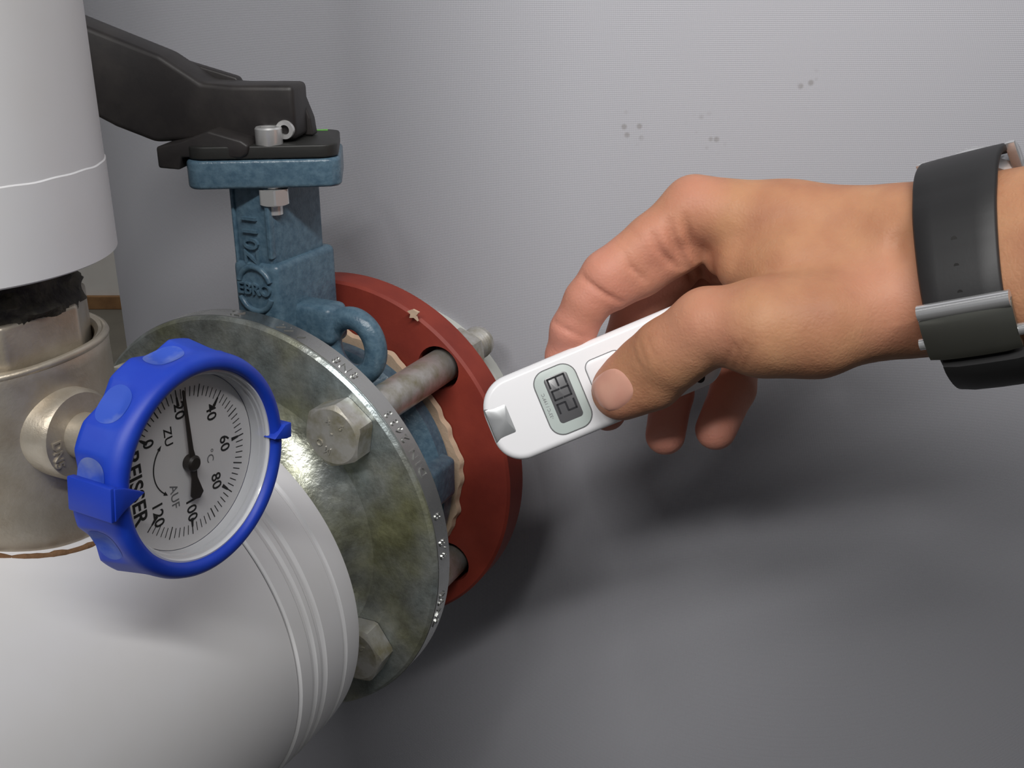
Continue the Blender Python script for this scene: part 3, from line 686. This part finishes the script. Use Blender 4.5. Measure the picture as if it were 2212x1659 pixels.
def carve(Fd, path, r, k, depth=0.0):
    for p, q in zip(path[:-1], path[1:]):
        p = np.asarray(p, float); q = np.asarray(q, float)
        i0, i1 = window(p, q, r, k+2)
        X, Y_, Z2 = np.meshgrid(gx[i0[0]:i1[0]], gy[i0[1]:i1[1]], gz[i0[2]:i1[2]], indexing='ij')
        d = cone_d(np.stack([X, Y_, Z2], -1), p.astype(np.float32), q.astype(np.float32), r, r)
        s = np.s_[i0[0]:i1[0], i0[1]:i1[1], i0[2]:i1[2]]
        Fd[s] = -smin(-Fd[s], d, k)

def carve_path(Fd, path, r, k):
    path = np.asarray(path, float); l = path.min(0); h = path.max(0); i0, i1 = window(l, h, r, k+2)
    X, Y_, Z2 = np.meshgrid(gx[i0[0]:i1[0]], gy[i0[1]:i1[1]], gz[i0[2]:i1[2]], indexing='ij'); P = np.stack([X, Y_, Z2], -1)
    d = None
    for p, q in zip(path[:-1], path[1:]):
        e = cone_d(P, p.astype(np.float32), q.astype(np.float32), r, r); d = e if d is None else np.minimum(d, e)
    s = np.s_[i0[0]:i1[0], i0[1]:i1[1], i0[2]:i1[2]]
    Fd[s] = -smin(-Fd[s], d, k)
palm = new_field()
# forearm and wrist (two bones side by side give the flat oval section)
ARM = [(np.array([270.0, 50.0, 274.0]), 31.0), (H(2480, 501, 328), 26.2), (H(1965, 538, 371), 21.0)]
ARM2 = [(np.array([270.0, 38.0, 270.0]), 31.0), (H(2480, 587, 324), 26.0), (H(1975, 642, 365), 19.5)]
chain(palm, ARM, 10); chain(palm, ARM2, 12)
arm_only = palm.copy()
# metacarpals
chain(palm, [(H(1975, 530, 374), 20.0), (H(1700, 492, 388), 15.6), (H(1500, 449, 397), 11.6)], 10)      # index
chain(palm, [(H(1960, 545, 392), 18.0), (H(1530, 474, 417), 11.0)], 10)                                  # middle
chain(palm, [(H(1955, 570, 398), 17.0), (H(1570, 520, 434), 10.5)], 10)                                  # ring
chain(palm, [(H(1950, 600, 398), 16.0), (H(1620, 585, 446), 10.0)], 10)                                  # little
add(palm, H(1900, 640, 385), H(1660, 610, 412), 18, 13, 12)                                             # palm flesh
add(palm, H(1600, 600, 436), H(1560, 560, 420), 9, 10, 8)
# ball of the thumb, thumb metacarpal and the muscle between thumb and index
chain(palm, [(H(1960, 650, 368), 17.5), (H(1870, 672, 365), 15.6), (H(1760, 702, 361), 16.2), (H(1650, 707, 361), 15.6)], 10)
chain(palm, [(H(1890, 590, 372), 16.5), (H(1720, 590, 377), 15.0), (H(1610, 575, 388), 10.0)], 10)
add(palm, H(1620, 560, 392), H(1560, 560, 400), 9.0, 6.0, 9)                                            # web
thumb = new_field()
chain(thumb, [(H(1760, 702, 361), 15.0), (H(1650, 707, 361), 14.8), (H(1530, 703, 368), 12.4)], 8)
chain(thumb, [(H(1530, 703, 368), 12.2), (H(1440, 762, 378), 11.4), (H(1395, 795, 386), 10.6)], 6)
chain(thumb, [(H(1395, 795, 386), 10.8), (H(1352, 832, 391), 10.2), (H(1334, 844, 392.5), 8.8)], 6)
chain(thumb, [(H(1495, 752, 372), 9.6), (H(1412, 824, 386), 9.2), (H(1345, 852, 391), 8.4)], 6)
palm = smin(palm, thumb, 7.0)
def finger(pts, k=3.5, kp=6.0):
    f = new_field(); chain(f, pts, k); return f
idx = finger([(H(1500, 449, 397), 11.2), (H(1410, 520, 399), 10.0), (H(1312, 596, 401), 9.7), (H(1270, 650, 404), 8.9), (H(1238, 714, 409), 8.7), (H(1222, 770, 416), 7.8), (H(1218, 795, 420), 6.6)])
add(idx, H(1470, 540, 403), H(1385, 590, 403), 9.0, 8.6, 6); add(idx, H(1385, 590, 403), H(1325, 622, 402), 8.4, 8.6, 5)
mid = finger([(H(1530, 474, 417), 10.8), (H(1455, 580, 422), 9.9), (H(1375, 670, 428), 9.4), (H(1330, 800, 431), 8.5), (H(1312, 890, 427), 7.6)])
rng_ = finger([(H(1570, 520, 434), 10.4), (H(1500, 620, 440), 9.6), (H(1452, 720, 442), 9.2), (H(1452, 850, 433), 8.5), (H(1437, 940, 423), 7.9)])
lit = finger([(H(1620, 585, 446), 9.8), (H(1608, 670, 446), 9.2), (H(1600, 750, 443), 8.9), (H(1584, 840, 431), 8.9), (H(1546, 928, 420), 8.1)])
hand = smin(palm, idx, 6.0)
for f_ in (mid, rng_, lit): hand = smin(hand, smin(palm, f_, 5.0), 1.2)
del mid, rng_, lit
# flexion creases and folds of skin
def front(px, py, d): return H(px, py, d)
def sample(Fd, P):
    q = (P-lo)/VOX; i = np.clip(np.floor(q).astype(int), 0, [nx-2, ny-2, nz_-2]); f = np.clip(q-i, 0, 1); out = 0
    for a in (0, 1):
        for b in (0, 1):
            for c in (0, 1):
                wgt = (f[..., 0] if a else 1-f[..., 0])*(f[..., 1] if b else 1-f[..., 1])*(f[..., 2] if c else 1-f[..., 2])
                out = out+wgt*Fd[i[..., 0]+a, i[..., 1]+b, i[..., 2]+c]
    return out
def surf(px, py, sink=0.0):      # the skin under a photo pixel, pushed in by sink mm
    r = nv(H(px, py, 400.0)); t = np.arange(320, 470, .1); P = r[None]*t[:, None]
    v = np.where(((P > lo) & (P < hi-VOX)).all(1), sample(HAND0, P), 50)
    k = np.argmax(v < 0)
    return r*(t[k]+sink) if v.min() < 0 else None
HAND0 = hand.copy()
def crease(pts, r, k, sink=.1):
    P = [surf(x, y, sink) for x, y in pts]; P = [p for p in P if p is not None]
    runs = [[]]
    for p in P:
        if runs[-1] and np.linalg.norm(p-runs[-1][-1]) > 9: runs.append([])
        runs[-1].append(p)
    for q in runs:
        if len(q) > 2:
            q = np.array(q); q[1:-1] = (q[:-2]+2*q[1:-1]+q[2:])/4
            n_ = len(q); w_ = np.sin(np.linspace(.25, PI-.25, n_))     # shallower towards the ends
            carve_path(hand, q-nv(q.mean(0))*((1-w_)*r)[:, None], r, k)
def curve_pts(*c, n=14):
    c = np.array(c, float); t = np.linspace(0, len(c)-1, n); return [(np.interp(x, range(len(c)), c[:, 0]), np.interp(x, range(len(c)), c[:, 1])) for x in t]
FOLDS = [((1256, 597), (1285, 622), (1315, 641), (1345, 656)), ((1194, 694), (1222, 712), (1262, 730)), ((1348, 548), (1362, 578), (1395, 607)), ((1408, 505), (1424, 540), (1446, 566), (1470, 582)),
         ((1443, 478), (1455, 520), (1478, 568), (1500, 606)), ((1478, 470), (1494, 530), (1518, 585), (1530, 612))]
for (f_, r_, k_) in zip(FOLDS, (1.0, .8, .9, 1.2, 1.4, 1.4), (1.3, 1.0, 1.4, 1.8, 2.0, 2.0)): crease(curve_pts(*f_), r_, k_)
for x_, y_, l_ in ((1572, 768, 24), (1592, 770, 28), (1612, 776, 24)): crease(curve_pts((x_+14, y_-l_), (x_+3, y_), (x_-4, y_+l_)), .5, 1.5)
for f_ in (((1380, 738), (1388, 765), (1398, 786)), ((1366, 748), (1375, 775), (1388, 800)), ((1398, 728), (1408, 756), (1420, 776))): crease(curve_pts(*f_), .3, 1.0)
for x_ in (1340, 1352, 1372): crease(curve_pts((x_-30, 480+(1372-x_)*.9), (x_+14, 520+(1372-x_)*.9)), .25, .8)
crease(curve_pts((1946, 500), (1935, 525), (1938, 548)), 2.0, 5.0, -.5)

def surface_nets(D):
    ins = D < 0
    cs = None
    c = [ins[i:nx-1+i, j:ny-1+j, k:nz_-1+k] for i in (0, 1) for j in (0, 1) for k in (0, 1)]
    allv = c[0].copy(); anyv = c[0].copy()
    for q in c[1:]: allv &= q; anyv |= q
    act = anyv & ~allv
    I = np.argwhere(act); n = len(I)
    idm = np.full(act.shape, -1, np.int32); idm[act] = np.arange(n)
    vals = np.stack([D[I[:, 0]+i, I[:, 1]+j, I[:, 2]+k] for i in (0, 1) for j in (0, 1) for k in (0, 1)], 1).astype(np.float64)
    cor = np.array([(i, j, k) for i in (0, 1) for j in (0, 1) for k in (0, 1)], float)
    acc = np.zeros((n, 3)); cnt = np.zeros(n)
    for a_ in range(8):
        for b_ in range(a_+1, 8):
            if np.abs(cor[a_]-cor[b_]).sum() != 1: continue
            va, vb = vals[:, a_], vals[:, b_]; m = (va < 0) != (vb < 0)
            t = va[m]/(va[m]-vb[m]); acc[m] += cor[a_]+t[:, None]*(cor[b_]-cor[a_]); cnt[m] += 1
    V = lo+(I+acc/cnt[:, None])*VOX
    Q = []
    for ax in range(3):
        sl0 = [slice(1, None)]*3; 
        s0 = [slice(1, d-1) for d in (nx, ny, nz_)]; s1 = [slice(1, d-1) for d in (nx, ny, nz_)]
        s0[ax] = slice(0, (nx, ny, nz_)[ax]-1); s1[ax] = slice(1, (nx, ny, nz_)[ax])
        A = ins[tuple(s0)]; B = ins[tuple(s1)]; e = np.argwhere(A != B)
        off = np.ones(3, int); off[ax] = 0; e = e+off
        u1, u2 = [i for i in range(3) if i != ax]
        d1 = np.zeros(3, int); d1[u1] = 1; d2 = np.zeros(3, int); d2[u2] = 1
        g = lambda p: idm[p[:, 0], p[:, 1], p[:, 2]]
        q = np.stack([g(e-d1-d2), g(e-d2), g(e), g(e-d1)], 1)
        flip = ins[e[:, 0], e[:, 1], e[:, 2]]
        if ax == 1: flip = ~flip
        q[~flip] = q[~flip][:, ::-1]
        Q.append(q[(q >= 0).all(1)])
    return V, np.concatenate(Q)
HV, HQ = surface_nets(hand)
HVw = cam2w(HV)
me = bpy.data.meshes.new('person')
me.vertices.add(len(HVw)); me.vertices.foreach_set('co', ((HVw+np.array([0, 0, 0.]))/1000).astype(np.float32).ravel())
me.loops.add(HQ.size); me.loops.foreach_set('vertex_index', HQ.astype(np.int32).ravel())
me.polygons.add(len(HQ)); me.polygons.foreach_set('loop_start', (np.arange(len(HQ))*4).astype(np.int32)); me.polygons.foreach_set('loop_total', np.full(len(HQ), 4, np.int32))
me.update(); me.validate()
bm = bmesh.new(); bm.from_mesh(me); bmesh.ops.recalc_face_normals(bm, faces=bm.faces)
for _ in range(3): bmesh.ops.smooth_vert(bm, verts=bm.verts, factor=.5, use_axis_x=True, use_axis_y=True, use_axis_z=True)
bm.to_mesh(me); bm.free()
me.polygons.foreach_set('use_smooth', [True]*len(me.polygons))
# flush: blood-red tint of finger ends and knuckles, a property of the skin itself
co = np.zeros(len(me.vertices)*3, np.float32); me.vertices.foreach_get('co', co); co = co.reshape(-1, 3)*1000
fl = np.zeros(len(co), np.float32)
for p, r_, s_ in ((H(1225, 750, 410), 34, 1.0), (H(1300, 620, 398), 30, .8), (H(1312, 900, 427), 34, 1.0), (H(1437, 930, 423), 36, 1.0), (H(1546, 920, 420), 40, .9), (H(1390, 640, 424), 40, .8), (H(1500, 690, 358), 20, .35), (H(1495, 430, 390), 16, .45), (H(1420, 560, 392), 24, .6), (H(1320, 850, 392), 16, .4), (H(1930, 640, 350), 22, .35)):
    d_ = np.linalg.norm(co-cam2w(p), axis=1); fl = np.maximum(fl, s_*np.clip(1-(d_/r_)**2, 0, 1))
at_ = me.attributes.new('flush', 'FLOAT', 'POINT'); at_.data.foreach_set('value', fl)
def skin(nt, b, tc):
    N = nt.nodes; L = nt.links
    at2 = N.new('ShaderNodeAttribute'); at2.attribute_name = 'flush'
    n1 = N.new('ShaderNodeTexNoise'); n1.inputs['Scale'].default_value = 55; n1.inputs['Detail'].default_value = 6; L.new(tc.outputs['Object'], n1.inputs['Vector'])
    r1 = N.new('ShaderNodeValToRGB'); r1.color_ramp.elements[0].position = .3; r1.color_ramp.elements[1].position = .72
    r1.color_ramp.elements[0].color = rgb(174, 121, 92); r1.color_ramp.elements[1].color = rgb(193, 143, 107); L.new(n1.outputs['Fac'], r1.inputs['Fac'])
    mx = N.new('ShaderNodeMix'); mx.data_type = 'RGBA'; mx.inputs[7].default_value = rgb(206, 140, 122)
    L.new(at2.outputs['Fac'], mx.inputs[0]); L.new(r1.outputs[0], mx.inputs[6]); L.new(mx.outputs[2], b.inputs['Base Color'])
    b.inputs['Subsurface Weight'].default_value = .2; b.inputs['Subsurface Radius'].default_value = (1.0, .35, .18); b.inputs['Subsurface Scale'].default_value = .004
    v = N.new('ShaderNodeTexVoronoi'); v.feature = 'DISTANCE_TO_EDGE'; v.inputs['Scale'].default_value = 620; L.new(tc.outputs['Object'], v.inputs['Vector'])
    n2 = N.new('ShaderNodeTexNoise'); n2.inputs['Scale'].default_value = 260; n2.inputs['Detail'].default_value = 4; L.new(tc.outputs['Object'], n2.inputs['Vector'])
    b1 = N.new('ShaderNodeBump'); b1.inputs['Strength'].default_value = .3; b1.inputs['Distance'].default_value = .0004; L.new(v.outputs['Distance'], b1.inputs['Height'])
    b2 = N.new('ShaderNodeBump'); b2.inputs['Strength'].default_value = .34; b2.inputs['Distance'].default_value = .0007; L.new(n2.outputs['Fac'], b2.inputs['Height']); L.new(b1.outputs[0], b2.inputs['Normal'])
    L.new(b2.outputs[0], b.inputs['Normal'])
M['skin'] = mat('skin', rgb(205, 150, 112), 0.55, extra=skin, spec=.3)
me.materials.append(M['skin'])
person = link('person', me); person.matrix_world = Matrix.Translation((0, 0, CAM_H))
tag(person, 'bare right hand and forearm reaching in from the right, gripping the white thermometer', 'person')
bvh = BVHTree.FromPolygons([Vector(v) for v in (co/1000)], [tuple(p.vertices) for p in me.polygons])
# thumbnail laid on the thumb's end
M['nail'] = mat('fingernail', rgb(208, 158, 138), 0.32, noise=(120, .3, .7), col2=rgb(204, 148, 130), spec=.5)
M['nailtip'] = mat('nail_edge', rgb(226, 200, 176), 0.4)
def nail_patch(c_px, d, half_l, half_w, axis_deg, off, name, m, parent, pw=2.6, tip=0):
    c_ = H(c_px[0], c_px[1], d); a_ = math.radians(axis_deg); dl = np.array([math.cos(a_), math.sin(a_), 0]); dw = np.array([-dl[1], dl[0], 0]); view = nv(c_)
    n_ = 18; V = []; Fc = []; ok = {}
    for i in range(n_+1):
        for j in range(n_+1):
            x_, y_ = i/n_*2-1, j/n_*2-1
            xx = x_*math.sqrt(1-.5*abs(y_)**pw*.9); yy = y_*math.sqrt(1-.5*abs(x_)**pw*.9)
            p = c_+dl*half_l*xx+dw*half_w*yy-view*30
            pw_ = cam2w(p)/1000; vw = cam2w(view)
            hit = bvh.ray_cast(Vector(pw_), Vector(vw), .06)
            if hit[0] is None: V.append(None); continue
            edge = max(abs(x_), abs(y_)); lift = off*(1-edge**6)-.12*edge**6
            V.append(np.array(hit[0])*1000+np.array(hit[1] if hit[1].dot(Vector(vw)) < 0 else -hit[1])*lift)
    idx_ = {}; VV = []
    for q, v in enumerate(V):
        if v is not None: idx_[q] = len(VV); VV.append(v)
    for i in range(n_):
        for j in range(n_):
            q = i*(n_+1)+j; f = [q, q+n_+1, q+n_+2, q+1]
            if all(t in idx_ for t in f): Fc.append([idx_[t] for t in f])
    o = part(name, (np.array(VV), Fc), m, parent, 80); return o
th_n = nail_patch((1322, 842), 384, 7.2, 7.4, 36, .5, 'thumbnail', M['nail'], person)
th_n['label'] = 'pink thumbnail'

# ------------------------------------------------------------------ wristwatch
WC = H(2108, 552, 355.0)
ax_ = nv((H(2480, 545, 326)-H(1970, 590, 368)))           # along the forearm, towards the elbow
ax_ = nv(ax_ + np.array([0, .11, 0]))
vy = nv(np.array([0, 1, 0])-ax_*ax_[1]); vc = nv(np.cross(ax_, vy)); vc = vc if vc[2] < 0 else -vc    # vc: towards the viewer
def wrist_r(th, off=0.0):
    dirv = math.cos(th)*vc+math.sin(th)*vy; rr = np.arange(12, 46, .25); P = WC+ax_*off+rr[:, None]*dirv
    s = sample(arm_only, P); k = np.argmax(s > 0); return rr[k] if s.max() > 0 else 30.0
def strap_r(th):
    return max(wrist_r(th, o_) for o_ in (-11, 0, 11))
ths = np.radians(np.linspace(-118, 104, 112))
base_r = np.array([strap_r(t) for t in ths]); kern = np.ones(9)/9; base_r = np.convolve(np.pad(base_r, 4, mode='edge'), kern, 'valid')
deg = np.degrees(ths)
lift = 1.0+5.0*np.clip((deg-48)/56, 0, 1)**1.3+1.5*np.clip((-55-deg)/40, 0, 1)
rin = base_r+lift
def wpt(th, r, o_): return WC+r*(math.cos(th)*vc+math.sin(th)*vy)+ax_*o_
def band(i0, i1, half, r0, r1, shift=0.0, rb=.7):
    """strap section between two angle indices; rounded rectangle cross-section"""
    V = []; Fc = []; n = i1-i0
    for i in range(i0, i1):
        hw = half(deg[i]); a, b = rin[i]+r0, rin[i]+r1
        sec = [(-hw+rb, a), (hw-rb, a), (hw, a+rb), (hw, b-rb), (hw-rb, b), (hw*.5, b+.15), (0, b+.2), (-hw*.5, b+.15), (-hw+rb, b), (-hw, b-rb), (-hw, a+rb)]
        for o_, r in sec: V.append(wpt(ths[i], r, o_+shift))
    m = 11
    for i in range(n-1):
        for j in range(m): Fc.append([i*m+j, i*m+(j+1) % m, (i+1)*m+(j+1) % m, (i+1)*m+j])
    Fc.append(list(range(m))); Fc.append([(n-1)*m+j for j in range(m)])
    return cam2w(np.array(V))-ORG, Fc
ORG = cam2w(WC)
wt = thing('wristwatch', 'steel wristwatch on a plain black rubber strap around the wrist', 'watch', Matrix.Translation(Vector(ORG/1000)+Vector((0, 0, CAM_H))))
hwf = lambda d_: 11.6+1.9*min(max((d_+60)/150, 0), 1)
st = part('strap', band(0, len(ths), hwf, 0, 3.0), M['strap'], wt, 50)
iL = int(np.argmin(abs(deg+44)))
def local(P): return cam2w(np.asarray(P))-ORG
def wdisc(th, o_, r_at, rad, hgt, n=20):
    c_ = wpt(th, r_at, o_); rd = math.cos(th)*vc+math.sin(th)*vy; tg = np.cross(rd, ax_)
    V = []; 
    for h_ in (0, hgt):
        for j in range(n):
            a = 2*PI*j/n; V.append(c_+rd*h_+rad*(math.cos(a)*ax_+math.sin(a)*tg))
    Fc = [[j, (j+1) % n, n+(j+1) % n, n+j] for j in range(n)]+[list(range(n)), [n+j for j in range(n)]]
    return local(np.array(V)), Fc
for dg_, rad_ in ((6, .95), (-12, .8), (-27, .8)):
    t_ = math.radians(dg_); r_ = float(np.interp(dg_, deg, rin)); part('strap_hole', wdisc(t_, 0, r_+3.05, rad_, .18), M['dark'], st, 30)
# folding clasp
def wbox(d0, d1, o0, o1, r0, r1, seg=8, bulge=0.0):
    """block following the wrist's curve between two angles"""
    V = []; Fc = []; dd = np.linspace(d0, d1, seg+1); oo = np.linspace(o0, o1, 7)
    for d_ in dd:
        t_ = math.radians(d_); r_ = float(np.interp(d_, deg, rin))
        for k_, (ra, top) in enumerate(((r0, 0), (r1, 1))):
            for o_ in oo:
                x_ = (o_-o0)/(o1-o0)*2-1; y_ = (d_-d0)/(d1-d0)*2-1
                V.append(wpt(t_, r_+ra+(bulge*(1-x_*x_)*(1-.5*y_*y_)-.5*(abs(x_) > .99)-.4*(abs(y_) > .99) if top else 0), o_))
    m = 14
    for i in range(seg):
        for j in range(6):
            Fc.append([i*m+j, i*m+j+1, (i+1)*m+j+1, (i+1)*m+j]); Fc.append([i*m+7+j, (i+1)*m+7+j, (i+1)*m+8+j, i*m+8+j])
        Fc.append([i*m, (i+1)*m, (i+1)*m+7, i*m+7]); Fc.append([i*m+6, i*m+13, (i+1)*m+13, (i+1)*m+6])
    Fc.append([0]+[7]+[k for k in range(8, 14)]+[6, 5, 4, 3, 2, 1]); b_ = seg*m; Fc.append([b_+k for k in (0, 1, 2, 3, 4, 5, 6, 13, 12, 11, 10, 9, 8, 7)])
    return local(np.array(V)), Fc
ck = part('clasp', wbox(-58, -34, -13.6, 14.2, 2.6, 5.6, 10, .9), M['chromedark'], wt, 40)
part('clasp_ridge', (lambda t: (local(t[0]), t[1]))(tube([wpt(math.radians(-33.5), float(np.interp(-33.5, deg, rin))+4.2, o_) for o_ in np.linspace(-13.4, 14.0, 14)], 2.7, 14)), M['chrome'], ck, 60)
for o0, o1 in ((14.2, 17.0), (-15.4, -13.6)):
    part('clasp_pin', (lambda t: (local(t[0]), t[1]))(tube([wpt(math.radians(-50), float(np.interp(-50, deg, rin))+3.4, o_) for o_ in (o0, o1)], 1.9, 16)), M['chrome'], ck, 40)
part('strap_keeper', wbox(-96, -62, -10.5, 16.0, 2.2, 6.4, 10, .5), M['strap'], wt, 50)
part('keeper_edge', wbox(-94, -62, 15.6, 17.4, 2.4, 5.6, 8, .0), M['chrome'], wt, 40)
# case on top of the wrist: round steel drum, lugs at both sides of the strap end, bezel, crown
tc_ = math.radians(134); rdc = math.cos(tc_)*vc+math.sin(tc_)*vy; tgc = nv(np.cross(rdc, ax_)); rc_ = float(rin[-1])-3.5
cc = WC+rdc*rc_
def wl(prof, n=64):
    V, Fc = lathe(prof, n, 'z'); V = np.asarray(V); return local(cc+V[:, 0:1]*ax_+V[:, 1:2]*tgc+V[:, 2:3]*rdc), Fc
sgn = 1.0 if np.dot(tgc, vc) > 0 else -1.0
part('case', wl([(0.01, -3.5), (16.5, -3.5), (19, -1.5), (19.6, 2.5), (18.6, 5.0), (17, 5.8), (0.01, 5.8)]), M['chrome'], wt, 35)
part('bezel', wl([(15.5, 5.6), (18.3, 5.6), (17.5, 7.4), (15.5, 7.4)]), M['chrome'], wt, 35)
part('crystal', wl([(0.01, 7.6), (15.6, 7.3), (15.6, 6.9), (0.01, 7.1)]), M['glass'], wt, 60)
for o_ in (-14.2, 14.6):
    def lugv(o_):
        V, Fc = prism([(8, -2.5), (8, 4.0), (16, 3.4), (21.5, -.6), (22.5, -3.4), (19, -3.6)], -1.6, 1.6, 'z', .5, 2)
        V = np.asarray(V); return local(cc+(V[:, 2:3]+o_)*ax_+V[:, 0:1]*tgc*sgn+V[:, 1:2]*rdc), Fc
    part('lug', lugv(o_), M['chrome'], wt, 35)
cr = tube([cc+ax_*o_+rdc*1.0 for o_ in (19, 24.5)], [3.6, 3.4], 20); part('crown', (local(cr[0]), cr[1]), M['chrome'], wt, 35)
bpy.context.view_layer.update()
